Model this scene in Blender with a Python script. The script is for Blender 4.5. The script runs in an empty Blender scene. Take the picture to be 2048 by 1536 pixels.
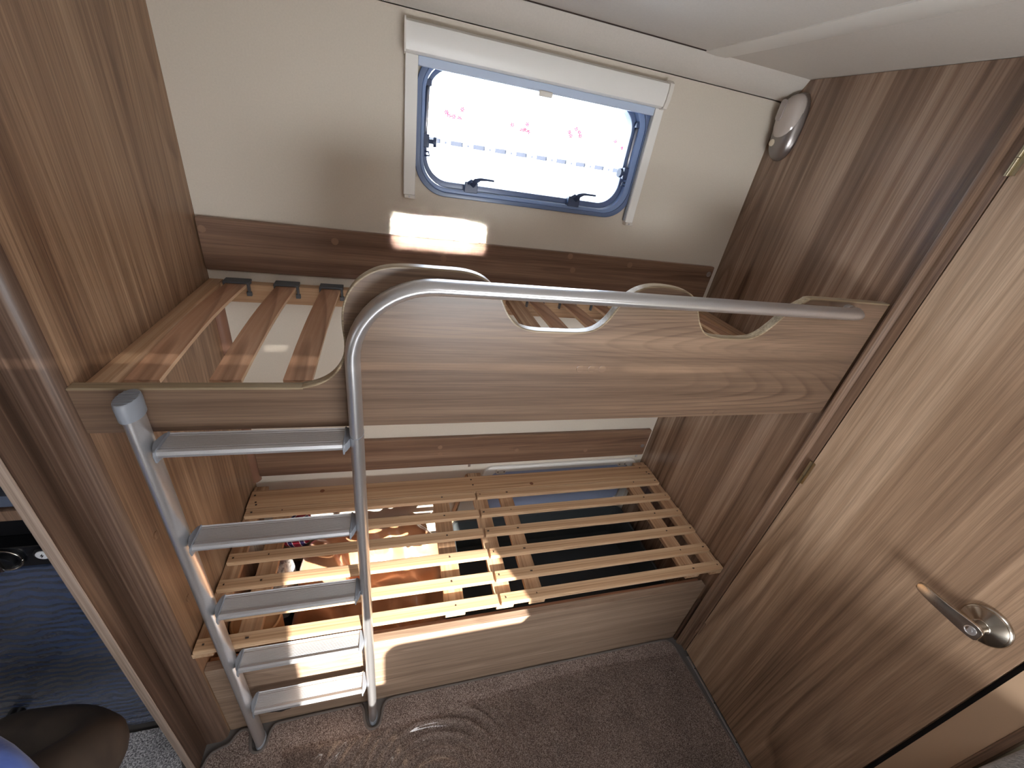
import bpy, bmesh, math, random
from mathutils import Vector, Matrix
random.seed(7)
PI = math.pi
sc = bpy.context.scene
C = sc.collection

# ---------------------------------------------------------------- camera
CP = Vector((0.48706638641962835, -1.2876739060720295, 1.6969936587950707))
YAW, PITCH, ROLL, FPX = 0.3336443256762588, -0.5224220427053293, 0.1701131972044651, 813.6640506149388
cy, sy = math.cos(YAW), math.sin(YAW); cp, sp = math.cos(PITCH), math.sin(PITCH); cr, sr = math.cos(ROLL), math.sin(ROLL)
fwd = Vector((sy*cp, cy*cp, sp)); right = Vector((cy, -sy, 0)); up = right.cross(fwd)
r2 = cr*right + sr*up; u2 = -sr*right + cr*up
cam = bpy.data.cameras.new('camera'); cam_o = bpy.data.objects.new('camera', cam); C.objects.link(cam_o)
cam.sensor_fit = 'HORIZONTAL'; cam.sensor_width = 36; cam.lens = 36*FPX/2048
cam.clip_start = 0.01
cam_o.matrix_world = Matrix(((r2.x, u2.x, -fwd.x, CP.x), (r2.y, u2.y, -fwd.y, CP.y), (r2.z, u2.z, -fwd.z, CP.z), (0, 0, 0, 1)))
sc.camera = cam_o

# ---------------------------------------------------------------- world, sun, lights, exposure
w = bpy.data.worlds.new('sky'); sc.world = w; w.use_nodes = True
bg = w.node_tree.nodes['Background']; bg.inputs[0].default_value = (0.86, 0.93, 1.0, 1); bg.inputs[1].default_value = 15.0

def light(name, kind, loc, direction, energy, color, **kw):
    d = bpy.data.lights.new(name, kind); d.energy = energy; d.color = color
    for k, v in kw.items(): setattr(d, k, v)
    o = bpy.data.objects.new(name, d); C.objects.link(o); o.location = loc
    o.rotation_euler = Vector(direction).to_track_quat('-Z', 'Y').to_euler()
    return o
SUN = Vector((-0.25, 1.0, -0.45))
light('sun', 'SUN', (1.2, -3, 3), SUN, 26, (1.0, 0.94, 0.84), angle=math.radians(0.6))
# fill lamps added as daylight from an unseen skylight and living-area end windows
light('roof_fill', 'AREA', (0.95, -1.45, 1.975), (0, 0, -1), 6.5, (0.98, 0.98, 1.0), shape='RECTANGLE', size=0.5, size_y=0.3)
light('end_fill', 'AREA', (-2.9, -1.2, 1.25), (1, 0.05, -0.1), 5, (0.93, 0.96, 1.0), shape='RECTANGLE', size=1.5, size_y=0.7)
light('side_window_light', 'AREA', (1.0, -2.0, 1.12), (0, 1, -0.18), 8.5, (1.0, 0.98, 0.95), shape='RECTANGLE', size=0.9, size_y=0.3)
# narrow lamp added as the sun's reflection off the phone onto the window wall
light('glint_lamp', 'AREA', (0.628, -1.42, 1.755), (0.0, 1.42, -0.318), 1.0, (1.0, 0.95, 0.86), shape='RECTANGLE', size=0.27, size_y=0.085, spread=math.radians(1.2))
sc.view_settings.view_transform = 'Standard'; sc.view_settings.look = 'None'
sc.view_settings.gamma = 1; sc.view_settings.use_curve_mapping = False
sc.view_settings.exposure = 0.0
sc.cycles.use_denoising = True
sc.cycles.max_bounces = 10; sc.cycles.transparent_max_bounces = 12
sc.cycles.sample_clamp_indirect = 6

# ---------------------------------------------------------------- materials
def lin(c): return tuple((v/255/12.92 if v <= 10.3 else ((v/255+0.055)/1.055)**2.4) for v in c) + (1,)
class NT:
    def __init__(s, name):
        s.m = bpy.data.materials.new(name); s.m.use_nodes = True; s.t = s.m.node_tree
        s.b = s.t.nodes['Principled BSDF']
    def n(s, typ, **kw):
        x = s.t.nodes.new(typ)
        for k, v in kw.items():
            if k in x.inputs: x.inputs[k].default_value = v
            else: setattr(x, k, v)
        return x
    def l(s, a, b): s.t.links.new(a, b)
    def ramp(s, src, stops):
        r = s.n('ShaderNodeValToRGB'); e = r.color_ramp.elements
        while len(e) < len(stops): e.new(0.5)
        for i, (p, c) in enumerate(stops): e[i].position = p; e[i].color = c
        s.l(src, r.inputs[0]); return r.outputs[0]
    def mix(s, typ, fac, a, b):
        x = s.n('ShaderNodeMix', data_type='RGBA', blend_type=typ)
        if isinstance(fac, float): x.inputs[0].default_value = fac
        else: s.l(fac, x.inputs[0])
        for i, v in ((6, a), (7, b)):
            if isinstance(v, tuple): x.inputs[i].default_value = v
            else: s.l(v, x.inputs[i])
        return x.outputs[2]
    def bump(s, src, strength, dist=0.001):
        x = s.n('ShaderNodeBump', Strength=strength, Distance=dist); s.l(src, x.inputs['Height']); s.l(x.outputs[0], s.b.inputs['Normal'])
    def set(s, col=None, rough=0.5, metal=0.0, spec=0.5, **kw):
        if col is not None:
            if isinstance(col, tuple): s.b.inputs['Base Color'].default_value = col
            else: s.l(col, s.b.inputs['Base Color'])
        s.b.inputs['Roughness'].default_value = rough; s.b.inputs['Metallic'].default_value = metal
        s.b.inputs['Specular IOR Level'].default_value = spec
        for k, v in kw.items(): s.b.inputs[k].default_value = v
        return s.m
def plain(name, rgb, rough=0.5, metal=0.0, spec=0.5, **kw):
    return NT(name).set(lin(rgb), rough, metal, spec, **kw)

def wood(name, axis, dark, mid, lite, rough=0.34, stripe=9.0, seed=0.0, fig=0.55, spec=0.5, fine=0.3, contrast=1.0, lines=26.0):
    """laminate wood: broad tone bands, narrower streaks, cathedral figure and fine pores, all running along one axis"""
    t = NT(name); tc = t.n('ShaderNodeTexCoord')
    def mp(al, ac, off=0.0):
        s = [ac, ac, ac]; s[axis] = al
        m = t.n('ShaderNodeMapping'); m.inputs['Scale'].default_value = s; m.inputs['Location'].default_value = (seed+off, seed*1.7+off, seed*0.6)
        t.l(tc.outputs['Object'], m.inputs[0]); return m.outputs[0]
    a = t.n('ShaderNodeTexNoise', Scale=1.0, Detail=4.0, Roughness=0.5, Distortion=0.3); t.l(mp(0.45, stripe), a.inputs['Vector'])
    a2 = t.n('ShaderNodeTexNoise', Scale=1.0, Detail=4.0, Roughness=0.6, Distortion=0.25); t.l(mp(0.9, stripe*5.5, 4.4), a2.inputs['Vector'])
    mx = t.n('ShaderNodeMix', data_type='FLOAT'); mx.inputs[0].default_value = 0.45; t.l(a.outputs[0], mx.inputs[2]); t.l(a2.outputs[0], mx.inputs[3])
    base = t.ramp(mx.outputs[0], [(0.5-0.13*contrast, lin(dark)), (0.5, lin(mid)), (0.5+0.13*contrast, lin(lite))])
    b = t.n('ShaderNodeTexNoise', Scale=1.0, Detail=1.5, Roughness=0.4, Distortion=0.2); t.l(mp(0.27, stripe*0.5, 3.1), b.inputs['Vector'])
    k = t.n('ShaderNodeMath', operation='MULTIPLY'); k.inputs[1].default_value = lines; t.l(b.outputs[0], k.inputs[0])
    f = t.n('ShaderNodeMath', operation='FRACT'); t.l(k.outputs[0], f.inputs[0])
    figc = t.ramp(f.outputs[0], [(0.0, (1, 1, 1, 1)), (0.55, (0.90, 0.89, 0.88, 1)), (0.88, (0.50, 0.45, 0.42, 1)), (1.0, (0.98, 0.98, 0.98, 1))])
    msk = t.n('ShaderNodeTexNoise', Scale=1.0, Detail=1.0); t.l(mp(0.7, stripe*0.35, 9.0), msk.inputs['Vector'])
    mr = t.ramp(msk.outputs[0], [(0.40, (0.12*fig, 0.12*fig, 0.12*fig, 1)), (0.56, (fig, fig, fig, 1))])
    col = t.mix('MULTIPLY', mr, base, figc)
    p = t.n('ShaderNodeTexNoise', Scale=1.0, Detail=3.0, Roughness=0.7); t.l(mp(5.0, 330.0, 1.0), p.inputs['Vector'])
    pc = t.ramp(p.outputs[0], [(0.35, (1-fine, 1-fine, 1-fine, 1)), (0.62, (1.0, 1.0, 1.0, 1))])
    col = t.mix('MULTIPLY', 1.0, col, pc)
    t.bump(p.outputs[0], 0.25, 0.0004)
    return t.set(col, rough, 0.0, spec)

M_panel = wood('walnut_laminate_vertical', 2, (104, 80, 64), (148, 119, 98), (186, 158, 136), rough=0.27, spec=1.0, stripe=9, seed=1.3, fig=0.65, lines=42)
M_panel2 = wood('walnut_laminate_partition', 2, (118, 88, 67), (160, 127, 100), (192, 160, 130), rough=0.4, stripe=10, seed=5.2, fig=0.55, lines=42)
M_door = wood('walnut_laminate_door', 2, (128, 102, 82), (168, 139, 114), (200, 172, 146), rough=0.34, stripe=7, seed=8.4, fig=0.8, lines=28, contrast=1.2)
M_board = wood('walnut_laminate_board', 0, (90, 70, 56), (120, 97, 80), (146, 121, 101), rough=0.34, stripe=8, seed=2.1, fig=0.8, lines=64, contrast=1.5)
M_rail = wood('walnut_laminate_rail', 0, (102, 75, 60), (134, 104, 85), (160, 130, 108), rough=0.38, stripe=12, seed=6.6, fig=0.8, lines=60, contrast=1.2)
M_kick = wood('walnut_laminate_front', 0, (124, 102, 86), (156, 132, 113), (182, 158, 138), rough=0.4, stripe=10, seed=4.0, fig=0.5, lines=50, contrast=1.2)
M_trim = wood('walnut_trim', 2, (104, 80, 64), (140, 113, 94), (172, 144, 122), rough=0.35, stripe=30, seed=3.3, fig=0.2)
M_dtrim = wood('walnut_trim_dark', 2, (62, 45, 35), (92, 70, 57), (126, 103, 88), rough=0.4, stripe=26, seed=7.3, fig=0.4)
M_edge = wood('edge_band', 0, (134, 116, 92), (162, 144, 118), (184, 166, 140), rough=0.3, stripe=60, seed=1.1, fig=0.1)
M_estrip = wood('edge_band_vertical', 2, (132, 112, 98), (160, 140, 126), (184, 164, 150), rough=0.35, stripe=60, seed=1.9, fig=0.1)
M_pine = wood('pine', 0, (160, 122, 92), (190, 154, 120), (212, 180, 146), rough=0.5, stripe=22, seed=2.7, fig=0.55, spec=0.3, fine=0.1)
M_pine_y = wood('pine_cross', 1, (158, 120, 92), (186, 150, 118), (208, 177, 146), rough=0.5, stripe=22, seed=3.9, fig=0.5, spec=0.3, fine=0.1)
M_beech = wood('birch_ply_slat', 1, (168, 124, 98), (194, 151, 122), (212, 174, 146), rough=0.45, stripe=11, seed=5.9, fig=0.8, spec=0.3, fine=0.08, lines=18)
M_beechx = wood('reddish_batten', 0, (142, 96, 70), (170, 122, 94), (190, 146, 116), rough=0.5, stripe=20, seed=3.9, fig=0.4)
M_ply = plain('ply_edge', (236, 205, 172), 0.5)
M_pale = wood('pine_pale', 0, (205, 172, 142), (222, 192, 164), (236, 210, 184), rough=0.5, stripe=25, seed=1.9, fig=0.3, spec=0.3, fine=0.1)

def wallmat(name, rgb, rough=0.65):
    t = NT(name); tc = t.n('ShaderNodeTexCoord')
    a = t.n('ShaderNodeTexNoise', Scale=260.0, Detail=2.0); t.l(tc.outputs['Object'], a.inputs['Vector'])
    c = t.ramp(a.outputs[0], [(0.3, tuple(v*0.95 for v in lin(rgb)[:3])+(1,)), (0.7, lin(rgb))])
    t.bump(a.outputs[0], 0.15, 0.0006)
    return t.set(c, rough)
M_wall = wallmat('cream_wallboard', (214, 204, 190))
M_ceil = wallmat('ceiling_board', (212, 205, 197))
M_white = plain('white_plastic', (236, 234, 230), 0.35)
M_white2 = plain('offwhite_plastic', (225, 220, 212), 0.4)
M_wframe = plain('glare_tinted_rubber', (92, 112, 150), 0.3, spec=0.7)  # lens glare over likely black rubber is put into this blue-grey
M_wframe2 = plain('window_inner_seal', (128, 152, 196), 0.35)  # paler blue holds the same glare on the frame bead
M_black = plain('black_plastic', (18, 19, 22), 0.35)
M_catch = plain('window_catch_plastic', (62, 78, 112), 0.35)
def alu(name, rgb, rough, aniso=0.0):
    t = NT(name); tc = t.n('ShaderNodeTexCoord'); a = t.n('ShaderNodeTexNoise', Scale=900.0, Detail=2.0); t.l(tc.outputs['Object'], a.inputs['Vector'])
    c = t.ramp(a.outputs[0], [(0.3, tuple(v*0.9 for v in lin(rgb)[:3])+(1,)), (0.7, lin(rgb))])
    t.bump(a.outputs[0], 0.06, 0.0003); return t.set(c, rough, 0.85)
M_alu = alu('satin_aluminium', (214, 214, 217), 0.3)
M_rung = alu('ribbed_aluminium', (208, 208, 211), 0.5)
M_greyp = plain('grey_plastic', (128, 132, 140), 0.42)
M_clip = plain('slat_clip_plastic', (88, 92, 98), 0.45)
M_silver = plain('silver_paint', (150, 144, 142), 0.28, 0.75)
M_chrome = plain('satin_nickel', (190, 182, 172), 0.2, 1.0)
M_steel = plain('steel', (206, 206, 210), 0.3, 0.9)
M_hinge = plain('brassy_nickel', (176, 166, 140), 0.28, 1.0)
M_lens = plain('pearl_lens', (196, 186, 180), 0.12, 0.0, spec=0.9)
M_screw = plain('dark_screw', (48, 32, 24), 0.5)
M_cap = plain('screw_cap', (140, 110, 90), 0.4)

def glass():
    t = NT('window_acrylic'); t.t.nodes.remove(t.b); out = t.t.nodes['Material Output']
    tr = t.n('ShaderNodeBsdfTransparent'); tr.inputs[0].default_value = (0.93, 0.96, 1.0, 1)
    gl = t.n('ShaderNodeBsdfGlossy', Roughness=0.03); fr = t.n('ShaderNodeFresnel', IOR=1.45); mx = t.n('ShaderNodeMixShader')
    t.l(fr.outputs[0], mx.inputs[0]); t.l(tr.outputs[0], mx.inputs[1]); t.l(gl.outputs[0], mx.inputs[2]); t.l(mx.outputs[0], out.inputs[0]); return t.m
M_glass = glass()
def film():
    t = NT('clear_film'); t.t.nodes.remove(t.b); out = t.t.nodes['Material Output']
    tr = t.n('ShaderNodeBsdfTransparent'); gl = t.n('ShaderNodeBsdfGlossy', Roughness=0.04)
    gl.inputs[0].default_value = (1, 1, 1, 1)
    fr = t.n('ShaderNodeFresnel', IOR=1.6); mx = t.n('ShaderNodeMixShader')
    k = t.n('ShaderNodeMath', operation='MULTIPLY'); k.inputs[1].default_value = 0.75; t.l(fr.outputs[0], k.inputs[0])
    t.l(k.outputs[0], mx.inputs[0]); t.l(tr.outputs[0], mx.inputs[1]); t.l(gl.outputs[0], mx.inputs[2]); t.l(mx.outputs[0], out.inputs[0]); return t.m
M_film = film()
def carpet(name, dark, mid, lite, sc_=420):
    t = NT(name); tc = t.n('ShaderNodeTexCoord')
    a = t.n('ShaderNodeTexNoise', Scale=float(sc_), Detail=3.0, Roughness=0.7); t.l(tc.outputs['Object'], a.inputs['Vector'])
    v = t.n('ShaderNodeTexVoronoi', Scale=float(sc_)*0.8); t.l(tc.outputs['Object'], v.inputs['Vector'])
    c = t.ramp(a.outputs[0], [(0.36, lin(dark)), (0.5, lin(mid)), (0.64, lin(lite))])
    b = t.n('ShaderNodeTexNoise', Scale=9.0, Detail=3.0); t.l(tc.outputs['Object'], b.inputs['Vector'])
    c2 = t.ramp(b.outputs[0], [(0.35, (0.8, 0.8, 0.8, 1)), (0.65, (1, 1, 1, 1))])
    c = t.mix('MULTIPLY', 1.0, c, c2)
    t.bump(a.outputs[0], 0.9, 0.004)
    return t.set(c, 0.95, spec=0.1)
M_carpet = carpet('brown_carpet', (74, 61, 56), (134, 116, 108), (196, 180, 171), 400)
M_carpet2 = carpet('grey_carpet', (92, 90, 94), (170, 168, 172), (240, 238, 240), 240)
M_piping = plain('carpet_binding', (96, 88, 84), 0.8)
M_vinyl = plain('grey_vinyl', (84, 80, 78), 0.6)
def cloth(name, c1, c2, scale=7.0, rough=0.45, sheen=0.4, dist=2.0, bump=0.4):
    t = NT(name); tc = t.n('ShaderNodeTexCoord')
    a = t.n('ShaderNodeTexNoise', Scale=scale, Detail=4.0, Distortion=dist); t.l(tc.outputs['Object'], a.inputs['Vector'])
    c = t.ramp(a.outputs[0], [(0.35, lin(c1)), (0.65, lin(c2))]); t.bump(a.outputs[0], bump, 0.01)
    return t.set(c, rough, **{'Sheen Weight': sheen})
M_bag = cloth('copper_satin', (176, 122, 84), (206, 152, 110), 5.0, 0.33, 0.3, 1.6, 0.8)
M_fur = cloth('grey_fleece', (120, 112, 104), (178, 170, 160), 40, 0.9, 0.5)
M_blue = cloth('blue_cotton', (62, 84, 160), (92, 118, 196), 8, 0.8, 0.3)
M_skin = cloth('brown_skin', (52, 41, 33), (68, 55, 45), 9, 0.8, 0.0, 0.5, 0.1)
M_seat = cloth('grey_upholstery', (72, 68, 66), (122, 116, 112), 60, 0.85, 0.3, 3.0, 0.5)

# ---------------------------------------------------------------- mesh helpers
def box(bm, x0, x1, y0, y1, z0, z1):
    v = [bm.verts.new(p) for p in ((x0,y0,z0),(x1,y0,z0),(x1,y1,z0),(x0,y1,z0),(x0,y0,z1),(x1,y0,z1),(x1,y1,z1),(x0,y1,z1))]
    for f in ((0,3,2,1),(4,5,6,7),(0,1,5,4),(1,2,6,5),(2,3,7,6),(3,0,4,7)): bm.faces.new([v[i] for i in f])
    return v
def prism(bm, pts, plane, a, b):
    """extrude a 2D outline; plane 'xz' -> thickness in y, 'yz' -> in x, 'xy' -> in z"""
    def P(p, t): return {'xz': (p[0], t, p[1]), 'yz': (t, p[0], p[1]), 'xy': (p[0], p[1], t)}[plane]
    A = [bm.verts.new(P(p, a)) for p in pts]; B = [bm.verts.new(P(p, b)) for p in pts]; n = len(pts)
    bm.faces.new(A); bm.faces.new(B[::-1])
    for i in range(n): bm.faces.new((A[i], A[(i+1) % n], B[(i+1) % n], B[i]))
def rrect(x0, x1, z0, z1, r, seg=6):
    out = []
    for cx, cz, a0 in ((x1-r, z1-r, 0), (x0+r, z1-r, 90), (x0+r, z0+r, 180), (x1-r, z0+r, 270)):
        for k in range(seg+1):
            a = math.radians(a0 + 90*k/seg); out.append((cx + r*math.cos(a), cz + r*math.sin(a)))
    return out
def ring(bm, outer, inner, plane, a, b):
    """a frame between two outlines of equal length"""
    def P(p, t): return {'xz': (p[0], t, p[1]), 'yz': (t, p[0], p[1]), 'xy': (p[0], p[1], t)}[plane]
    n = len(outer)
    oa = [bm.verts.new(P(p, a)) for p in outer]; ia = [bm.verts.new(P(p, a)) for p in inner]
    ob = [bm.verts.new(P(p, b)) for p in outer]; ib = [bm.verts.new(P(p, b)) for p in inner]
    for i in range(n):
        j = (i+1) % n
        bm.faces.new((oa[i], oa[j], ia[j], ia[i])); bm.faces.new((ob[j], ob[i], ib[i], ib[j]))
        bm.faces.new((oa[j], oa[i], ob[i], ob[j])); bm.faces.new((ia[i], ia[j], ib[j], ib[i]))
def cyl(bm, p0, p1, r0, r1=None, n=20, cap=True):
    sweep(bm, [p0, p1], [r0, r1 if r1 is not None else r0], n=n, cap=cap)
def sweep(bm, path, rad, n=18, ref=Vector((0, 1, 0)), cap=True):
    """tube along a path; rad items are r or (r_side, r_ref)"""
    path = [Vector(p) for p in path]; rings = []
    if not isinstance(rad, (list,)): rad = [rad]*len(path)
    for i, p in enumerate(path):
        d = (path[min(i+1, len(path)-1)] - path[max(i-1, 0)]).normalized()
        rf = ref if abs(d.dot(ref)) < 0.95 else Vector((1, 0, 0)) if abs(d.x) < 0.9 else Vector((0, 0, 1))
        s = d.cross(rf).normalized(); t = s.cross(d).normalized()
        ra = rad[i] if isinstance(rad[i], tuple) else (rad[i], rad[i])
        rings.append([bm.verts.new(p + s*ra[0]*math.cos(2*PI*k/n) + t*ra[1]*math.sin(2*PI*k/n)) for k in range(n)])
    for a, b in zip(rings, rings[1:]):
        for k in range(n): bm.faces.new((a[k], a[(k+1) % n], b[(k+1) % n], b[k]))
    if cap: bm.faces.new(rings[0][::-1]); bm.faces.new(rings[-1])
def lathe(bm, prof, origin, axis, n=32):
    """prof: (distance along axis, radius)"""
    axis = Vector(axis).normalized(); o = Vector(origin)
    s = axis.orthogonal().normalized(); t = axis.cross(s); rings = []
    for d, r in prof: rings.append([bm.verts.new(o + axis*d + (s*math.cos(2*PI*k/n) + t*math.sin(2*PI*k/n))*max(r, 1e-5)) for k in range(n)])
    for a, b in zip(rings, rings[1:]):
        for k in range(n): bm.faces.new((a[k], a[(k+1) % n], b[(k+1) % n], b[k]))
    bm.faces.new(rings[0][::-1]); bm.faces.new(rings[-1])

ORG = {}
def obj(name, bm, mat, parent=None, bevel=0.0, smooth=False, seg=2):
    bmesh.ops.recalc_face_normals(bm, faces=bm.faces)
    if parent is not None:
        off = ORG[parent.name]
        for v in bm.verts: v.co -= off
    me = bpy.data.meshes.new(name); bm.to_mesh(me); bm.free()
    for m in (mat if isinstance(mat, (list, tuple)) else [mat]): me.materials.append(m)
    o = bpy.data.objects.new(name, me); C.objects.link(o)
    if parent is not None:
        o.parent = parent; ORG[o.name] = ORG[parent.name]
    else: ORG[o.name] = Vector((0, 0, 0))
    if bevel:
        b = o.modifiers.new('bevel', 'BEVEL'); b.width = bevel; b.segments = seg; b.limit_method = 'ANGLE'; b.angle_limit = math.radians(40)
    if smooth or bevel:
        for p in me.polygons: p.use_smooth = True
        if not bevel:
            pass
        else:
            wn = o.modifiers.new('wn', 'WEIGHTED_NORMAL'); wn.keep_sharp = False
    if smooth == 'auto':
        for e in me.edges: pass
        me.set_sharp_from_angle(angle=math.radians(38))
    return o
def B(*args):
    bm = bmesh.new(); box(bm, *args); return bm
def tag(o, label=None, cat=None, group=None, kind=None):
    if label: o['label'] = label
    if cat: o['category'] = cat
    if group: o['group'] = group
    if kind: o['kind'] = kind
    return o
def thing(name, loc, label=None, cat=None, group=None, kind=None):
    o = bpy.data.objects.new(name, None); C.objects.link(o); o.location = loc; o.empty_display_size = 0.05
    ORG[o.name] = Vector(loc); return tag(o, label, cat, group, kind)
def struct(name, bm, mat, **kw): return tag(obj(name, bm, mat, **kw), kind='structure')
def dup(o, offset, parent=None):
    """copy an object and its children with obj.copy()"""
    c = o.copy(); C.objects.link(c)
    if parent is not None: c.parent = parent
    c.location = Vector(o.location) + Vector(offset)
    ORG[c.name] = ORG[o.name]
    for ch in list(o.children):
        d = ch.copy(); C.objects.link(d); d.parent = c
    return c

W = 1.66; H = 1.99; YF = -2.1
# ================================================================ SETTING
# ---- floor
struct('floor', B(-3.2, 2.6, YF-0.05, 0.0, -0.04, 0.0), M_vinyl)
# ---- back wall with rounded window hole (and it carries the hatch below)
WX0, WX1, WZ0, WZ1 = 0.565, 1.205, 1.560, 1.862
hole = rrect(WX0, WX1, WZ0, WZ1, 0.075, 8)
def outer_match(hole, X0, X1, Z0, Z1):
    cx, cz = (WX0+WX1)/2, (WZ0+WZ1)/2; out = []
    for x, z in hole:
        dx, dz = x-cx, z-cz
        t = min((X1-cx)/dx if dx > 0 else (X0-cx)/dx if dx < 0 else 1e9, (Z1-cz)/dz if dz > 0 else (Z0-cz)/dz if dz < 0 else 1e9)
        out.append((cx+dx*t, cz+dz*t))
    return out
bm = bmesh.new()
X0, X1, Z0, Z1 = 0.3, 1.45, 1.45, 1.93
ring(bm, outer_match(hole, X0, X1, Z0, Z1), hole, 'xz', 0.0, 0.03)
bx = outer_match(hole, X0, X1, Z0, Z1)
for cxx, czz in ((X0, Z0), (X1, Z0), (X1, Z1), (X0, Z1)):      # corner fillers
    n = len(bx)
    for i in range(n):
        a, b = bx[i], bx[(i+1) % n]
        ea = (abs(a[0]-cxx) < 1e-6, abs(a[1]-czz) < 1e-6); eb = (abs(b[0]-cxx) < 1e-6, abs(b[1]-czz) < 1e-6)
        if (ea[0] and eb[1] and not ea[1] and not eb[0]) or (ea[1] and eb[0] and not ea[0] and not eb[1]):
            prism(bm, [a, b, (cxx, czz)], 'xz', 0.0, 0.03)
box(bm, -3.2, X0, 0, 0.03, 0, 2.05); box(bm, X1, 2.6, 0, 0.03, 0, 2.05)
box(bm, X0, X1, 0, 0.03, 0, Z0); box(bm, X0, X1, 0, 0.03, Z1, 2.05)
struct('wall_back', bm, M_wall)
# ---- right wall: laminate panel, then the door frame and what lies beyond it
struct('wall_right', B(W, W+0.03, -0.607, 0.0, 0.0, H), M_panel)
bm = bmesh.new(); box(bm, W, W+0.03, -1.228, -1.172, 0, H)
struct('wall_right_beyond', bm, plain('beige_jamb', (176, 148, 122), 0.45))
struct('wall_right_end', B(W, W+0.03, YF, -1.246, 0, H), plain('olive_beige_board', (150, 140, 116), 0.6))
# ---- partition on the left, its front edge a slightly rounded lighter strip
bm = bmesh.new(); box(bm, -0.018, 0.0, -0.600, 0.0, 0.0, H)
struct('wall_left', bm, M_panel2, bevel=0.002)
bm = bmesh.new(); prism(bm, [(0.0, -0.598), (-0.002, -0.606), (-0.008, -0.613), (-0.018, -0.617), (-0.055, -0.617), (-0.055, -0.56), (-0.0185, -0.56), (-0.0185, -0.598)], 'xy', 0.0, H)
tag(obj('trim_1', bm, M_dtrim, smooth='auto'), kind='structure')
struct('trim_2', B(-0.073, -0.0555, -0.681, -0.50, 0.0, H), M_dtrim)
struct('trim_12', B(-0.0735, -0.055, -0.6845, -0.6815, 0.0, H), M_estrip, bevel=0.001)
wlft = bpy.data.objects['wall_left']
for y, z in ((-0.553, 0.869), (-0.041, 1.394), (-0.537, 0.616)):
    bm = bmesh.new(); lathe(bm, [(0, 0.0095), (0.0008, 0.0095), (0.0012, 0.008)], (0.0, y, z), (1, 0, 0), 20); obj('screw_cap', bm, M_panel2, wlft)
# ---- front wall with the opening the sun comes through, far end wall
bm = bmesh.new()
OX0, OX1, OZ0, OZ1 = 0.60, 1.42, 0.78, 1.27
box(bm, -3.2, OX0, YF-0.03, YF, 0, H); box(bm, OX1, 2.6, YF-0.03, YF, 0, H)
box(bm, OX0, OX1, YF-0.03, YF, 0, OZ0); box(bm, OX0, OX1, YF-0.03, YF, OZ1, H)
struct('wall_front', bm, M_wall)
struct('wall_end', B(-3.23, -3.2, YF, 0, 0, H), M_wall)
struct('wall_washroom', B(2.6, 2.63, YF, 0, 0, H), M_wall)
# ---- ceiling boards, the cornice over the window wall, the joint strip
struct('ceiling', B(-3.2, 2.6, YF, -0.062, 1.991, 2.03), M_ceil)
prof = [(0.0, 1.936)]
for k in range(9):
    t = k/8; prof.append((-0.066*t - 0.006*math.sin(PI*t), 1.938 + 0.052*t**1.25 - 0.004*math.sin(PI*t)))
prof += [(-0.066, 1.9905), (0.0, 1.9905)]
bm = bmesh.new(); prism(bm, prof, 'yz', -0.0, W); tag(obj('trim_3', bm, M_ceil, smooth='auto'), kind='structure')
bm = bmesh.new(); prism(bm, [(1.290, 1.991), (1.290, 1.9885), (1.296, 1.9868), (1.328, 1.9855), (1.358, 1.9868), (1.364, 1.9885), (1.364, 1.991)], 'xz', YF+0.01, -0.064)
tag(obj('trim_4', bm, M_white2, smooth='auto'), kind='structure')
struct('trim_5', B(-0.0, 1.290, -0.068, -0.0655, 1.9885, 1.991), M_screw)
# ---- vertical trims at the door
bm = bmesh.new(); prism(bm, [(W, -0.6035), (W-0.006, -0.604), (W-0.013, -0.608), (W-0.015, -0.614), (W-0.013, -0.620), (W-0.004, -0.625), (W, -0.626)], 'xy', 0.0, H)
tag(obj('trim_6', bm, M_trim, smooth='auto'), kind='structure')
struct('trim_7', B(W+0.001, W+0.03, -0.6495, -0.607, 0.0, H), M_trim)
struct('trim_8', B(W-0.018, W-0.0005, -0.603, -0.5925, 0.0, 0.285), M_dtrim, bevel=0.0015)
bm = bmesh.new(); prism(bm, [(W+0.02, -1.2285), (W-0.004, -1.2285), (W-0.012, -1.232), (W-0.012, -1.242), (W-0.004, -1.246), (W+0.02, -1.246)], 'xy', 0.0, H)
tag(obj('trim_9', bm, M_trim, smooth='auto'), kind='structure')
# threshold strip
t = thing('trim_10', (W, -0.9, 0), kind='structure')
obj('threshold_strip', B(W-0.006, W+0.004, -1.16, -0.672, 0.0, 0.006), M_steel, t, bevel=0.001)
for k in range(4):
    bm = bmesh.new(); cyl(bm, (W-0.001, -0.72-0.12*k, 0.005), (W-0.001, -0.72-0.12*k, 0.007), 0.0022, n=10); obj('screw', bm, M_screw, t)
# ---- door
d = thing('door_1', (W, -0.9, 0), kind='structure')
obj('door_leaf', B(W+0.0005, W+0.022, -1.162, -0.6525, 0.012, 1.93), M_door, d, bevel=0.0012)
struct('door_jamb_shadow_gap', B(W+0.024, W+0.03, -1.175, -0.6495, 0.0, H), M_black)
for z0, z1 in ((1.790, 1.875), (0.963, 1.045), (0.145, 0.222)):
    m = M_hinge if z0 > 0.5 else M_trim
    bm = bmesh.new(); cyl(bm, (W-0.006, -0.6510, z0), (W-0.006, -0.6510, (z0*0.62+z1*0.38)-0.0006), 0.0042, n=14)
    h = obj('hinge', bm, m, d, smooth='auto')
    if z0 < 0.5: h['label'] = 'brown painted hinge'
    bm = bmesh.new(); cyl(bm, (W-0.006, -0.6510, (z0*0.62+z1*0.38)+0.0006), (W-0.006, -0.6510, z1), 0.0042, n=14)
    box(bm, W-0.0035, W-0.0022, -0.662, -0.6535, z0+0.002, z1-0.002)
    obj('hinge_knuckle', bm, m, h, smooth='auto')
hx, hy, hz = W-0.002, -1.098, 1.000
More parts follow.
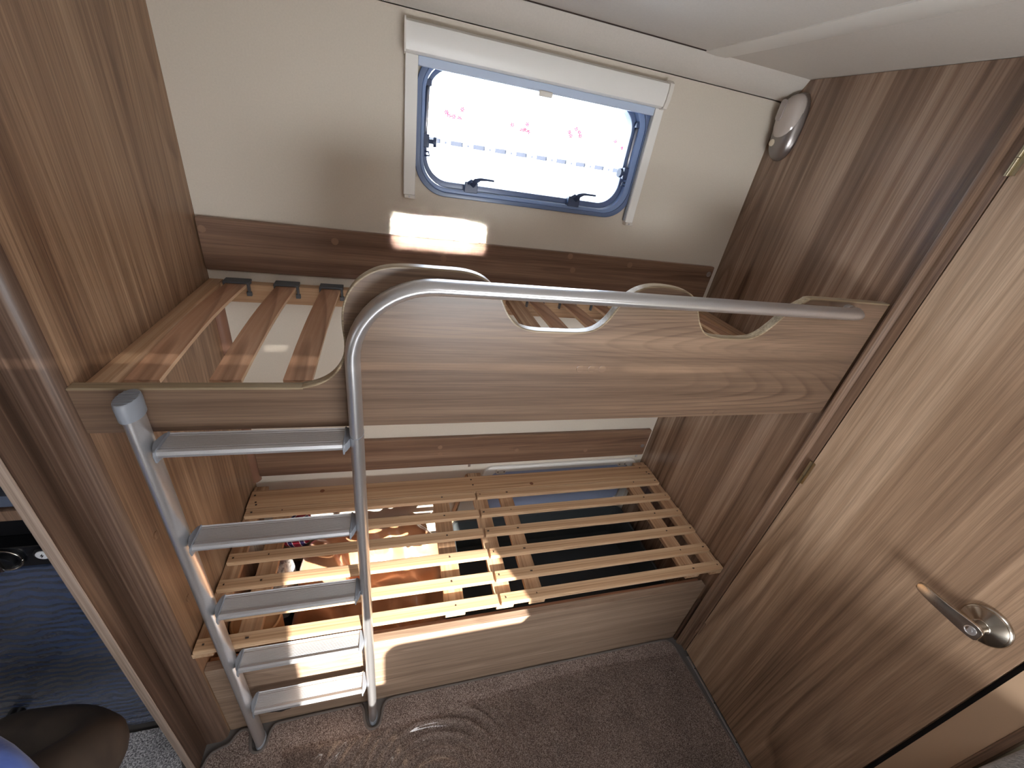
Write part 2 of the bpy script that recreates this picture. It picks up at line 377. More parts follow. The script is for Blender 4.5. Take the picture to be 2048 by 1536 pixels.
bm = bmesh.new(); lathe(bm, [(0, 0.040), (0.003, 0.0405), (0.006, 0.039), (0.0072, 0.0365), (0.009, 0.036), (0.0195, 0.0165), (0.020, 0.0145), (0.021, 0.0135), (0.045, 0.0125)], (hx, hy, hz), (-1, 0, 0), 40)
hd = obj('door_handle', bm, M_chrome, d, smooth='auto')
bm = bmesh.new()   # blade-like lever: round end with the lock, tapering to the tip
prof = [(-0.0165, 0.009), (-0.013, 0.0135), (-0.004, 0.016), (0.006, 0.0162), (0.020, 0.0150), (0.040, 0.0135), (0.060, 0.0125), (0.078, 0.0118), (0.092, 0.0105), (0.099, 0.0065)]
secs = []
for i, (dy, hh) in enumerate(prof):
    y = hy + dy; x = W-0.052 - 0.006*math.sin(max(0, dy)/0.1*PI*0.8); zc = hz + 0.001 + dy*0.02
    secs.append([bm.verts.new(p) for p in ((x-0.0050, y, zc-hh*1.0), (x-0.0058, y, zc), (x-0.0050, y, zc+hh*1.0), (x+0.001, y, zc+hh*1.05), (x+0.003, y, zc), (x+0.001, y, zc-hh*1.05))])
for a, b in zip(secs, secs[1:]):
    for k in range(6): bm.faces.new((a[k], a[(k+1) % 6], b[(k+1) % 6], b[k]))
bm.faces.new(secs[0][::-1]); bm.faces.new(secs[-1])
obj('handle_lever', bm, M_chrome, hd, bevel=0.0012)
bm = bmesh.new(); lathe(bm, [(0, 0.0095), (0.002, 0.0095), (0.0024, 0.008), (0.0012, 0.0072), (0.0014, 0.004), (0.0022, 0.0035)], (W-0.057, hy-0.001, hz+0.001), (-1, 0, 0), 28)
obj('lock_button', bm, M_steel, hd, smooth='auto')

# ================================================================ WINDOW
win = thing('window_1', (0.885, 0.0, 1.71), kind='structure')
o1 = rrect(0.548, 1.222, 1.545, 1.876, 0.085, 10); i1 = rrect(0.562, 1.208, 1.557, 1.864, 0.077, 10)
i2 = rrect(0.574, 1.176, 1.583, 1.842, 0.062, 10)
bm = bmesh.new(); ring(bm, o1, i1, 'xz', -0.009, 0.03); obj('outer_frame', bm, M_wframe, win, bevel=0.002)
bm = bmesh.new(); ring(bm, i1, rrect(0.570, 1.190, 1.566, 1.855, 0.070, 10), 'xz', -0.006, 0.035); obj('frame_bead', bm, M_wframe2, win, bevel=0.0015)
bm = bmesh.new(); ring(bm, rrect(0.571, 1.189, 1.567, 1.854, 0.070, 10), rrect(0.580, 1.176, 1.583, 1.842, 0.062, 10), 'xz', 0.012, 0.045); obj('seal', bm, M_wframe, win, bevel=0.002)
bm = bmesh.new(); prism(bm, rrect(0.575, 1.182, 1.572, 1.85, 0.066, 10), 'xz', 0.046, 0.050); obj('pane', bm, M_glass, win)
def stay(x, s):
    bm = bmesh.new(); sweep(bm, [(x, 0.004, 1.80), (x-s*0.002, 0.010, 1.72), (x-s*0.003, 0.012, 1.665)], 0.0042, n=10)
    a = obj('stay_arm', bm, M_alu, win, smooth=True)
    bm = bmesh.new(); box(bm, x-0.008, x+0.008, -0.004, 0.016, 1.797, 1.812); box(bm, x-0.009, x+0.007, -0.002, 0.016, 1.660, 1.692)
    obj('stay_bracket', bm, M_catch, a, bevel=0.002)
    bm = bmesh.new(); cyl(bm, (x, 0.004, 1.676), (x+s*0.020, 0.0, 1.676), 0.0055, n=14); cyl(bm, (x+s*0.018, 0.0, 1.676), (x+s*0.026, -0.001, 1.676), 0.013, 0.012, n=20)
    obj('stay_knob', bm, M_catch, a, smooth='auto')
    bm = bmesh.new(); sweep(bm, [(x-s*0.004, 0.0, 1.651), (x+s*0.006, -0.004, 1.651), (x+s*0.008, -0.004, 1.642), (x-s*0.004, 0.0, 1.641)], 0.0025, n=8)
    obj('stay_hook', bm, M_catch, a, smooth=True)
stay(0.578, 1); stay(1.186, -1)
for x in (0.708, 1.030):
    bm = bmesh.new(); box(bm, x-0.020, x+0.018, -0.010, 0.014, 1.564, 1.592)
    sweep(bm, [(x-0.012, -0.004, 1.586), (x-0.002, -0.010, 1.595), (x+0.010, -0.010, 1.590)], 0.006, n=8)
    c = obj('window_catch', bm, M_catch, win, bevel=0.002)
    bm = bmesh.new(); sweep(bm, [(x, -0.008, 1.584), (x+0.010, -0.016, 1.598), (x+0.022, -0.020, 1.6035), (x+0.040, -0.022, 1.6045), (x+0.060, -0.022, 1.6045)], [(0.009, 0.005), (0.007, 0.006), (0.0042, 0.007), (0.0034, 0.007), (0.003, 0.006)], n=10)
    obj('catch_lever', bm, M_catch, c, smooth=True)
# ---- roller blind in its cassette above and beside the window
bl = thing('roller_blind', (0.88, -0.02, 1.88), 'white roller blind cassette with side rails around the bunk window', 'blind')
bm = bmesh.new(); prism(bm, [(0.0, 1.914), (-0.030, 1.914), (-0.040, 1.908), (-0.043, 1.895), (-0.042, 1.872), (-0.037, 1.856), (-0.030, 1.852), (0.0, 1.852)], 'yz', 0.519, 1.236)
obj('cassette', bm, M_white, bl, smooth='auto')
bm = bmesh.new(); prism(bm, [(-0.012, 1.917), (-0.034, 1.917), (-0.046, 1.910), (-0.049, 1.894), (-0.047, 1.868), (-0.040, 1.851), (-0.012, 1.849)], 'yz', 1.226, 1.238)
ec = obj('end_cap', bm, M_white2, bl, smooth='auto')
bm = bmesh.new(); box(bm, 0.516, 0.520, -0.044, 0.0, 1.850, 1.915); obj('end_cap', bm, M_white2, bl)
for x0, x1 in ((0.519, 0.550), (1.216, 1.243)):
    r = obj('side_rail', B(x0, x1, -0.020, 0.0, 1.540, 1.852), M_white, bl, bevel=0.002)
    if x0 > 1: obj('rail_groove', B(x0-0.005, x0, -0.013, -0.004, 1.545, 1.852), M_greyp, r)
    f = obj('rail_foot', B(x0+0.002, x1+0.001, -0.023, 0.0, 1.531, 1.541), M_white2, r, bevel=0.002)
    bm = bmesh.new(); cyl(bm, ((x0+x1)/2, -0.026, 1.536), ((x0+x1)/2, -0.022, 1.536), 0.0025, n=10); obj('screw', bm, M_steel, r)
obj('pull_bar', B(0.550, 1.214, -0.020, -0.010, 1.832, 1.852), plain('blind_bar', (190, 204, 228), 0.4), bl, bevel=0.002)
obj('pull_tab', B(0.862, 0.900, -0.028, -0.012, 1.822, 1.835), M_white2, bl, bevel=0.003)

# ================================================================ OUTSIDE: hit-and-miss fence, flowers
M_fence = plain('whitewashed_board', (235, 240, 245), 0.7); M_fr = plain('blue_grey_rail', (14, 22, 40), 0.6)
fe = thing('fence', (1.4, 2.0, 0), 'whitewashed hit and miss board fence seen through the bunk window', 'fence')
obj('fence_rail', B(-0.3, 3.2, 2.02, 2.06, 1.640, 1.668), M_fr, fe)
obj('fence_rail', B(-0.3, 3.2, 2.02, 2.06, 0.70, 0.74), M_fr, fe)
f0 = obj('fence_board', B(0.0, 0.070, 1.995, 2.018, 0.02, 1.80), M_fence, fe, bevel=0.002)
bm = bmesh.new(); cyl(bm, (0.035, 1.992, 1.652), (0.035, 1.996, 1.652), 0.008, n=12); obj('screw', bm, M_fr, f0)
for k in range(-1, 20):
    if k == 0: continue
    dup(f0, (k*0.1580+0.022, 0, 0), fe)
f0.location.x += 0.022
b0 = obj('fence_board', B(0.0, 0.120, 2.064, 2.086, 0.02, 1.80), M_fence, fe, bevel=0.002)
for k in range(1, 21): dup(b0, (k*0.158-0.10, 0, 0), fe)
b0.location.x -= 0.10
struct('ground_outside', B(-4, 7, 0.35, 9, -0.3, 0.0), plain('gravel', (190, 188, 182), 0.9))
M_leaf = plain('leaf', (150, 176, 120), 0.6); M_pink = plain('pink_petal', (150, 14, 44), 0.6)
for i, (x, z, txt) in enumerate([(0.98, 1.84, 'small pink flowering plant above the fence, leftmost in the window'), (1.50, 1.82, 'pink flowering plant above the fence, second from the left'),
                            (1.98, 1.86, 'pink flowering plant above the fence, second from the right'), (2.42, 1.82, 'pink flowering plant above the fence, rightmost in the window')]):
    p = thing('flowering_plant', (x, 2.45, 0), txt, 'plant')
    for s in range(5):
        sx = x + random.uniform(-0.10, 0.10); tz = z + random.uniform(-0.03, 0.04)
        bm = bmesh.new(); sweep(bm, [(x, 2.45, 0), (sx, 2.45, 1.0), (sx + random.uniform(-.03, .03), 2.44, tz)], 0.004, n=6)
        for q in range(5):
            a = random.uniform(0, 6.28); zc = tz - 0.08*q - 0.04
            v = [bm.verts.new((sx, 2.45, zc)), bm.verts.new((sx+0.03*math.cos(a)+0.01, 2.45+0.02, zc+0.02)), bm.verts.new((sx+0.06*math.cos(a), 2.45+0.05*math.sin(a), zc+0.01)), bm.verts.new((sx+0.03*math.cos(a)-0.01, 2.43, zc-0.01))]
            bm.faces.new(v)
        st = obj('stem', bm, M_leaf, p)
        bm = bmesh.new()
        for q in range(6):
            a = q*PI/3; c = Vector((sx, 2.43, tz+0.005))
            v = [bm.verts.new(c), bm.verts.new(c + Vector((0.012*math.cos(a-0.5), -0.006, 0.012*math.sin(a-0.5)))), bm.verts.new(c + Vector((0.024*math.cos(a), -0.002, 0.024*math.sin(a)))), bm.verts.new(c + Vector((0.012*math.cos(a+0.5), -0.006, 0.012*math.sin(a+0.5))))]
            bm.faces.new(v)
        obj('flower', bm, M_pink, st)

# ================================================================ UPPER BUNK
ub = thing('upper_bunk', (0.83, -0.3, 1.22), 'walnut upper bunk with wavy guard board and bare slats', 'bunk bed')
key = [(0, 1.271), (.30, 1.271), (.335, 1.273), (.362, 1.281), (.385, 1.297), (.402, 1.322), (.410, 1.357), (.408, 1.40), (.413, 1.437), (.431, 1.470), (.462, 1.493), (.50, 1.502), (.56, 1.503), (.61, 1.502),
       (.645, 1.491), (.672, 1.465), (.693, 1.430), (.716, 1.408), (.748, 1.399), (.80, 1.398), (.85, 1.399), (.880, 1.407), (.902, 1.428), (.921, 1.463), (.944, 1.489), (.98, 1.502), (1.03, 1.502), (1.072, 1.492),
       (1.099, 1.466), (1.122, 1.430), (1.148, 1.407), (1.185, 1.399), (1.23, 1.398), (1.272, 1.400), (1.300, 1.412), (1.325, 1.438), (1.350, 1.470), (1.382, 1.495), (1.42, 1.503), (1.655, 1.503)]
def catmull(P, n=4):
    out = []
    for i in range(len(P)-1):
        p0, p1, p2, p3 = [Vector(P[min(max(j, 0), len(P)-1)]) for j in (i-1, i, i+1, i+2)]
        if (p2-p1).length > 0.2: out += [tuple(p1)]; continue
        for k in range(n):
            t = k/n; out.append(tuple(0.5*((2*p1)+(-p0+p2)*t+(2*p0-5*p1+4*p2-p3)*t*t+(-p0+3*p1-3*p2+p3)*t**3)))
    out.append(tuple(P[-1])); return out
top = catmull(key)
gb = bmesh.new(); prism(gb, [(1.6435, 1.184), (0.001, 1.184)] + top[:-1] + [(1.6435, 1.503)], 'xz', -0.603, -0.585)
guard = obj('guard_board', gb, M_board, ub)
bm = bmesh.new()   # edge band following the waves
inn = []
for i, p in enumerate(top):
    a = Vector(top[max(i-1, 0)]); b = Vector(top[min(i+1, len(top)-1)]); d = (b-a).normalized(); nrm = Vector((-d.y, d.x)); inn.append(nrm)
for (y, off) in ((-0.6045, 0.0012),):
    rows = []
    for p, nn in zip(top, inn):
        q = [(-0.6040, -0.0015), (-0.6040, 0.0006), (-0.6025, 0.0018), (-0.5855, 0.0018), (-0.5840, 0.0006), (-0.5840, -0.0015)]
        rows.append([bm.verts.new((min(p[0]+nn.x*o, 1.6435), yy, p[1]+nn.y*o)) for yy, o in q])
    for a, b in zip(rows, rows[1:]):
        for k in range(5): bm.faces.new((a[k], a[k+1], b[k+1], b[k]))
obj('edging', bm, M_edge, guard, smooth='auto')
for x, z in ((0.868, 1.317), (0.895, 1.317), (0.920, 1.317), (1.278, 1.193)):
    bm = bmesh.new(); lathe(bm, [(0, 0.0085), (0.0008, 0.0085), (0.0011, 0.0075)], (x, -0.603, z), (0, -1, 0), 24); obj('screw_cap', bm, M_board, guard)
# frame rails and slats
obj('end_rail', B(0.001, 0.033, -0.584, -0.001, 1.215, 1.260), M_pine_y, ub, bevel=0.001)
obj('end_rail', B(1.610, 1.658, -0.584, -0.001, 1.215, 1.262), M_pine_y, ub, bevel=0.001)
obj('back_rail', B(0.034, 1.609, -0.030, -0.001, 1.205, 1.258), M_pine, ub, bevel=0.001)
obj('front_rail', B(0.034, 1.609, -0.584, -0.556, 1.200, 1.245), M_pine, ub, bevel=0.001)
def bow_slat(x0, x1, y0, y1, z, th=0.008):
    bm = bmesh.new(); n = 8; rows = []
    for i in range(n+1):
        t = i/n; y = y0+(y1-y0)*t; b = 0.010*math.sin(PI*t)
        rows.append([bm.verts.new(p) for p in ((x0, y, z+b), (x1, y, z+b), (x1, y, z+b-th), (x0, y, z+b-th))])
    for a, b in zip(rows, rows[1:]):
        for k in range(4):
            f = bm.faces.new((a[k], a[(k+1) % 4], b[(k+1) % 4], b[k])); f.material_index = 1 if k in (1, 3) else 0
    bm.faces.new(rows[0]); bm.faces.new(rows[-1][::-1]); return bm
s0 = obj('slat', bow_slat(0.050, 0.100, -0.556, -0.034, 1.2605), [M_beech, M_ply], ub)
bm = bmesh.new(); box(bm, 0.044, 0.107, -0.042, -0.008, 1.262, 1.268); box(bm, 0.101, 0.107, -0.040, -0.014, 1.240, 1.265); box(bm, 0.043, 0.049, -0.040, -0.014, 1.240, 1.265); box(bm, 0.098, 0.110, -0.042, -0.032, 1.228, 1.240)
obj('slat_clip', bm, M_clip, s0, bevel=0.0012)
for x in (0.172, 0.290, 0.408, 0.528, 0.648, 0.768, 0.927, 1.046, 1.166, 1.284, 1.402, 1.520): dup(s0, (x-0.048, 0, 0), ub)
obj('centre_slat', B(0.852, 0.902, -0.555, -0.031, 1.247, 1.263), M_pine_y, ub, bevel=0.001)['label'] = 'fixed pale middle slat'

# ---- wall boards behind each bunk
def backboard(z0, z1, x0, x1, spots, label):
    t = thing('wall_board', ((x0+x1)/2, 0, z0), label, 'board')
    bm = bmesh.new(); prism(bm, rrect(x0, x1, z0, z1, 0.006, 3), 'xz', -0.016, -0.0005); obj('board', bm, M_rail, t, bevel=0.0012)
    for x, z in spots:
        bm = bmesh.new(); lathe(bm, [(0, 0.0095), (0.0008, 0.0095), (0.0012, 0.008)], (x, -0.016, z), (0, -1, 0), 20); obj('screw_cap', bm, M_cap if x < 1.55 else M_steel, t)
backboard(1.289, 1.426, 0.003, 1.632, [(0.014, 1.396), (0.334, 1.394), (1.053, 1.427-0.012), (1.072, 1.371), (1.280, 1.405), (1.617, 1.398), (0.64, 1.372)], 'dark walnut board on the wall behind the upper bunk, below the window')
backboard(0.525, 0.672, 0.023, 1.642, [(0.673, 0.626), (0.675, 0.592), (0.999, 0.591), (1.328, 0.570), (1.622, 0.580)], 'dark walnut board on the wall behind the lower bunk')
# quarter-round post in the back left corner below the upper bunk
bm = bmesh.new(); prism(bm, [(0.0005, -0.0005), (0.0005, -0.022)] + [(0.0005+0.022*math.sin(a), -0.0005-0.022*math.cos(a)) for a in [k*PI/12 for k in range(1, 6)]] + [(0.0225, -0.0005)], 'xy', 0.50, 1.20)
tag(obj('trim_11', bm, plain('brown_corner_trim', (134, 98, 80), 0.4), smooth='auto'), kind='structure')

# ================================================================ LOWER BUNK
tag(obj('bunk_front_panel', B(0.001, 1.6415, -0.592, -0.567, 0.0, 0.366), [M_kick], bevel=0.001), 'walnut front panel below the lower bunk, rising from the carpet', 'panel')
pf = thing('support_batten', (0.8, -0.56, 0.33), 'thin pale batten along the top inside the lower bunk front panel', 'batten')
obj('batten', B(0.001, 1.64, -0.5665, -0.550, 0.320, 0.352), M_beechx, pf, bevel=0.001)
# hole in the panel behind the lowest rung
bm = bmesh.new(); prism(bm, [(0.150+0.036*math.cos(a)*(1+0.06*math.sin(5*a)), 0.083+0.024*math.sin(a)*(1+0.1*math.sin(7*a))) for a in [k*2*PI/28 for k in range(28)]], 'xz', -0.5935, -0.5921)
tag(obj('panel_hole', bm, M_black), 'ragged dark hole in the front panel behind the lowest ladder rung', 'hole')

def slat_base(x0, x1, bars, label, seed):
    t = thing('slatted_base', ((x0+x1)/2, -0.35, 0.46), label, 'bed base', 'two halves of the lower slatted base')
    ys = [-0.180, -0.270, -0.358, -0.446, -0.534, -0.6115]
    first = None
    for i, y in enumerate(ys):
        bm = B(x0, x1, y, y+0.034, 0.484, 0.500)
        if first is None:
            first = obj('slat', bm, M_pine, t, bevel=0.0025, seg=2)
        else:
            bm.free(); dup(first, (0, y-ys[0], 0), t)
    for bx0, bx1 in bars:
        b = obj('crossbar', B(bx0, bx1, -0.609, -0.024 if (bx0 < 0.02 or bx1 > 1.62 or 0.78 < bx0 < 0.82) else -0.14, 0.466, 0.4835), M_pine_y, t, bevel=0.002)
        xs = (bx0+bx1)/2
        for y in ys:
            bm = bmesh.new(); cyl(bm, (xs+random.uniform(-.008, .008), y+0.017, 0.4995), (xs, y+0.017, 0.5006), 0.0024, n=8); obj('screw', bm, M_screw, b)
    return t
slat_base(0.008, 0.802, [(0.002, 0.048), (0.094, 0.148), (0.640, 0.700)], 'left half of the lower slatted base, bright with sun behind the ladder', 1)
slat_base(0.809, 1.645, [(0.796, 0.852), (0.902, 0.956), (1.492, 1.550), (1.598, 1.656)], 'right half of the lower slatted base, in shade over the black locker', 2)
pk = thing('back_plank', (0.82, -0.10, 0.49), 'wide two-groove pine plank along the wall side of the lower bunk', 'plank')
obj('plank', B(0.006, 1.645, -0.1445, -0.062, 0.484, 0.500), M_pine, pk, bevel=0.0015)
bm = bmesh.new(); box(bm, 0.004, 1.641, -0.104, -0.1028, 0.4995, 0.5004); obj('groove', bm, plain('groove_shade', (190, 146, 108), 0.6), pk)
for x, y in ((0.020, -0.085), (0.030, -0.118), (0.034, -0.130), (0.80, -0.080), (0.803, -0.110), (1.600, -0.078), (1.618, -0.108), (1.624, -0.120)):
    bm = bmesh.new(); cyl(bm, (x, y, 0.4995), (x, y, 0.5008), 0.0035, n=10); obj('screw', bm, M_screw, pk)
for x, y in ((0.24, -0.085), (1.05, -0.126)):
    bm = bmesh.new(); lathe(bm, [(0, 0.008), (0.0004, 0.006)], (x, y, 0.5000), (0, 0, 1), 14); obj('knot', bm, plain('knot', (110, 66, 40), 0.5), pk)
for x in (0.806, 1.622):
    bm = bmesh.new(); box(bm, x-0.005, x+0.005, -0.0035, -0.0005, 0.500, 0.516); cyl(bm, (x, -0.0045, 0.511), (x, -0.003, 0.511), 0.002, n=8)
    tag(obj('fixing_tab', bm, M_steel, bevel=0.0005), 'small steel fixing tab on the wall at the %s of the slatted base' % ('middle' if x < 1 else 'right end'), 'bracket')

# ---- locker interior below the slats
struct('locker_floor_liner', B(0.70, 1.655, -0.57, -0.001, 0.001, 0.012), plain('black_liner', (52, 54, 56), 0.4))
bx = thing('storage_tray', (1.15, -0.30, 0.02), 'dark grey plastic tray lining the locker under the right slats', 'tray')
bm = bmesh.new()
o_ = rrect(0.742, 1.610, -0.548, -0.030, 0.03, 5); i_ = rrect(0.752, 1.600, -0.538, -0.040, 0.025, 5)
ring(bm, o_, i_, 'xy', 0.014, 0.20); prism(bm, i_, 'xy', 0.013, 0.020)
obj('tray', bm, plain('dark_grey_tray', (66, 70, 72), 0.35), bx)
# service hatch on the wall
ht = thing('service_hatch', (1.25, 0, 0.36), 'white moulded service hatch low on the wall behind the right slats', 'hatch')
bm = bmesh.new(); ring(bm, rrect(0.868, 1.628, 0.200, 0.498, 0.045, 8), rrect(0.905, 1.590, 0.232, 0.466, 0.032, 8), 'xz', -0.014, -0.0005); obj('hatch_frame', bm, M_white, ht, bevel=0.003)
bm = bmesh.new(); prism(bm, rrect(0.908, 1.587, 0.235, 0.463, 0.030, 8), 'xz', -0.008, -0.0005); obj('hatch_lid', bm, plain('hatch_lid', (176, 190, 224), 0.3), ht, bevel=0.002)
for x in (0.945, 1.545):
    bm = bmesh.new(); prism(bm, rrect(x-0.022, x+0.022, 0.462, 0.488, 0.008, 4), 'xz', -0.020, -0.0145); l = obj('hatch_latch', bm, M_white2, ht, bevel=0.002)
    for q in (-0.014, 0.014):
        bm = bmesh.new(); cyl(bm, (x+q, -0.0215, 0.475), (x+q, -0.0198, 0.475), 0.0025, n=8); obj('screw', bm, M_screw, l)
# strut
bm = bmesh.new(); sweep(bm, [(0.712, -0.05, 0.014), (0.755, -0.03, 0.25), (0.800, -0.012, 0.462)], [(0.010, 0.008)]*3, n=4)
tag(obj('support_strut', bm, M_pine_y), 'thin slanting pine strut under the middle of the slatted base', 'strut')

# copper satin bundle
def bundle(cx, cy, cz, rx, ry, rz, seed, amp=0.18, nu=72, nv=40, shear=0.0):
    rnd = random.Random(seed); W_ = [(rnd.uniform(2, 9), rnd.uniform(2, 9), rnd.uniform(0, 6.3), rnd.uniform(0.3, 1)) for _ in range(9)]
    bm = bmesh.new(); rows = []
    for j in range(nv+1):
        ph = -PI/2 + PI*j/nv; row = []
        for i in range(nu):
            th = 2*PI*i/nu
            c, s = math.cos(th), math.sin(th); e = 0.55
            x = math.copysign(abs(c)**e, c)*math.cos(ph)**0.45; y = math.copysign(abs(s)**e, s)*math.cos(ph)**0.45 if math.cos(ph) > 0 else 0; z = math.sin(ph)
            f = sum(a*math.sin(p*x*1.1+q*y*1.3+o+1.7*math.sin(q*x*0.9+o)) for p, q, o, a in W_)/5
            r = 1 + amp*(abs(f)**0.7*math.copysign(1, f))*(0.25+0.75*max(0, z+0.4))*0.5
            yy = ry*y*(1+0.04*f); row.append(bm.verts.new((cx+rx*x*(1+0.04*f), cy+yy, max(0.014, cz+rz*z*r+shear*max(0.0, yy+0.04)*(z*0.5+0.5)))))
        rows.append(row)
    for a, b in zip(rows, rows[1:]):
        for i in range(nu): bm.faces.new((a[i], a[(i+1) % nu], b[(i+1) % nu], b[i]))
    bmesh.ops.remove_doubles(bm, verts=bm.verts, dist=0.0002)
    return bm
tag(obj('satin_cover', bundle(0.420, -0.300, 0.112, 0.275, 0.250, 0.092, 3, 1.1, 140, 80, 0.66), M_bag, smooth=True), 'crumpled copper coloured satin bundle stowed under the left slats', 'cover')
tag(obj('fleece_bundle', bundle(0.071, -0.215, 0.15, 0.060, 0.085, 0.13, 8, 0.3, 36, 20), M_fur, smooth=True), 'grey fleece bundle stowed at the left end under the slats', 'bundle')
bk = thing('round_tub', (0.10, -0.42, 0.0), 'round tan tub at the left end under the slats', 'tub')
bm = bmesh.new(); lathe(bm, [(0.002, 0.060), (0.02, 0.064), (0.28, 0.070), (0.30, 0.072), (0.305, 0.068), (0.296, 0.064)], (0.075, -0.42, 0.0), (0, 0, 1), 36); obj('tub', bm, plain('tan_tub', (176, 134, 92), 0.5), bk, smooth='auto')
M_red = NT('red_white_print'); tc = M_red.n('ShaderNodeTexCoord'); mp_ = M_red.n('ShaderNodeMapping'); mp_.inputs['Rotation'].default_value = (0, 0, 0.6); M_red.l(tc.outputs['Object'], mp_.inputs[0])
wv = M_red.n('ShaderNodeTexWave', Scale=9.0, Distortion=0.0); M_red.l(mp_.outputs[0], wv.inputs[0])
M_redm = M_red.set(M_red.ramp(wv.outputs[0], [(0.0, lin((150, 28, 52))), (0.55, lin((176, 40, 70))), (0.6, lin((228, 214, 216))), (0.75, lin((228, 214, 216))), (0.8, lin((66, 52, 110)))]), 0.6)
tag(obj('printed_bag', bundle(0.130, -0.075, 0.300, 0.055, 0.045, 0.08, 5, 0.2, 30, 16), M_redm, smooth=True), 'red and white printed bag beside the copper bundle under the plank', 'bag')

# ================================================================ LADDER
ld = thing('ladder', (0.265, -0.64, 0.0), 'satin aluminium bunk ladder with five rungs curving into a long handrail', 'ladder')
RS = (0.0125, 0.0225)
bm = bmesh.new(); sweep(bm, [(0.0975, -0.640, 0.012), (0.096, -0.640, 0.70), (0.0945, -0.640, 1.258)], [RS]*3, n=28)
obj('upright', bm, M_alu, ld, smooth='auto')
bm = bmesh.new()
path = [(0.427, -0.640, 0.012), (0.426, -0.640, 0.6), (0.4245, -0.640, 1.20), (0.4240, -0.640, 1.345)]
cx, cz, rb = 0.4240+0.135, 1.350, 0.135
for k in range(0, 13):
    a = PI - (PI/2)*k/12; path.append((cx+rb*math.cos(a), -0.640, cz+rb*math.sin(a)))
path += [(0.9, -0.640, 1.4855), (1.478, -0.640, 1.486), (1.496, -0.638, 1.486), (1.507, -0.630, 1.486), (1.511, -0.618, 1.486), (1.512, -0.6035, 1.486)]
rads = [RS]*(len(path)-5) + [(0.0125, 0.022), (0.0125, 0.019), (0.0125, 0.015), (0.012, 0.013), (0.012, 0.013)]
sweep(bm, path, rads, n=28)
obj('handrail', bm, M_alu, ld, smooth='auto')
bm = bmesh.new(); sweep(bm, [(0.0945, -0.640, 1.246), (0.0945, -0.640, 1.270), (0.0945, -0.640, 1.277), (0.0945, -0.640, 1.279)], [(0.0155, 0.0265), (0.016, 0.027), (0.0155, 0.0262), (0.0140, 0.0248)], n=32)
for k in range(5):
    y = -0.656+0.008*k; hw = 0.0135*math.sqrt(max(0.05, 1-((y+0.640)/0.025)**2)); box(bm, 0.0945-hw, 0.0945+hw, y-0.0014, y+0.0014, 1.2785, 1.2800)
obj('top_cap', bm, M_greyp, ld, smooth='auto')
for x in (0.0975, 0.427):
    bm = bmesh.new(); sweep(bm, [(x, -0.640, 0.0), (x, -0.640, 0.016), (x, -0.640, 0.020)], [(0.0145, 0.0245), (0.0145, 0.0245), (0.0130, 0.0230)], n=28); obj('foot', bm, M_greyp, ld, smooth='auto')
bm = bmesh.new(); sweep(bm, [(0.4245, -0.640, 1.196), (0.4245, -0.640, 1.1975)], [(0.0130, 0.0230)]*2, n=28); obj('joint_ring', bm, M_greyp, ld)
# ribbed rung: section in y-z
def rung_profile(z):
    p = [(-0.667, z-0.010), (-0.669, z-0.004), (-0.667, z+0.002), (-0.662, z+0.0035), (-0.660, z+0.0)]
    p += [(-0.6555, z), (-0.6548, z-0.0012), (-0.6530, z-0.0012), (-0.6523, z)]
    n = 9
    for k in range(n):
        y = -0.650 + 0.024*k/(n-1); p += [(y, z+0.0), (y+0.0008, z+0.00035), (y+0.0016, z+0.0)]
    p += [(-0.6230, z), (-0.6222, z-0.0012), (-0.6206, z-0.0012), (-0.6198, z), (-0.617, z+0.0), (-0.615, z+0.002), (-0.6135, z-0.002), (-0.6135, z-0.012), (-0.663, z-0.012)]
    return p
bm = bmesh.new(); prism(bm, rung_profile(1.188), 'yz', 0.118, 0.4055)
rg = obj('rung', bm, M_rung, ld)
for s, xa in ((1, 0.1185), (-1, 0.4050)):
    bm = bmesh.new(); prism(bm, [(-0.672, 1.171), (-0.674, 1.184), (-0.671, 1.192), (-0.664, 1.194), (-0.640, 1.1915), (-0.618, 1.193), (-0.614, 1.192), (-0.613, 1.186), (-0.6135, 1.172), (-0.640, 1.166)], 'yz', xa, xa+s*0.003)
    q = [(xa+s*0.0005, -0.669), (xa-s*0.004, -0.662), (xa-s*0.0085, -0.650), (xa-s*0.0105, -0.640), (xa-s*0.0085, -0.628), (xa-s*0.004, -0.616), (xa+s*0.0005, -0.614)]
    prism(bm, q, 'xy', 1.172, 1.1905)
    obj('end_bracket', bm, M_greyp, rg, bevel=0.0008)
for z in (0.953, 0.718, 0.484, 0.252): dup(rg, (0, 0, z-1.188), ld)

# ================================================================ WALL LIGHT
wl = thing('wall_light', (W, -0.05, 1.87), 'silver oval reading light on the right wall beneath the cornice', 'lamp')
def dome(y0, y1, z0, z1, x_in, h, cut=None, n=36, rows=9):
    cyy, czz, ry, rz = (y0+y1)/2, (z0+z1)/2, (y1-y0)/2, (z1-z0)/2
    bm = bmesh.new(); rs = []
    for j in range(rows+1):
        t = j/rows; rr = math.cos(t*PI/2)**0.6 if t < 1 else 0.0; hh = h*math.sin(t*PI/2)
        row = []
        for i in range(n):
            a = 2*PI*i/n; c, s = math.cos(a), math.sin(a)
            y = cyy + ry*rr*math.copysign(abs(c)**0.85, c); z = czz + rz*rr*math.copysign(abs(s)**0.85, s)
            row.append(bm.verts.new((x_in-hh, y, z)))
        rs.append(row)
    for a, b in zip(rs, rs[1:]):
        for i in range(n): bm.faces.new((a[i], a[(i+1) % n], b[(i+1) % n], b[i]))
    bm.faces.new(rs[0][::-1]); bmesh.ops.remove_doubles(bm, verts=bm.verts, dist=0.0003); return bm
obj('housing', dome(-0.112, -0.018, 1.780, 1.960, W, 0.034), M_silver, wl, smooth=True)
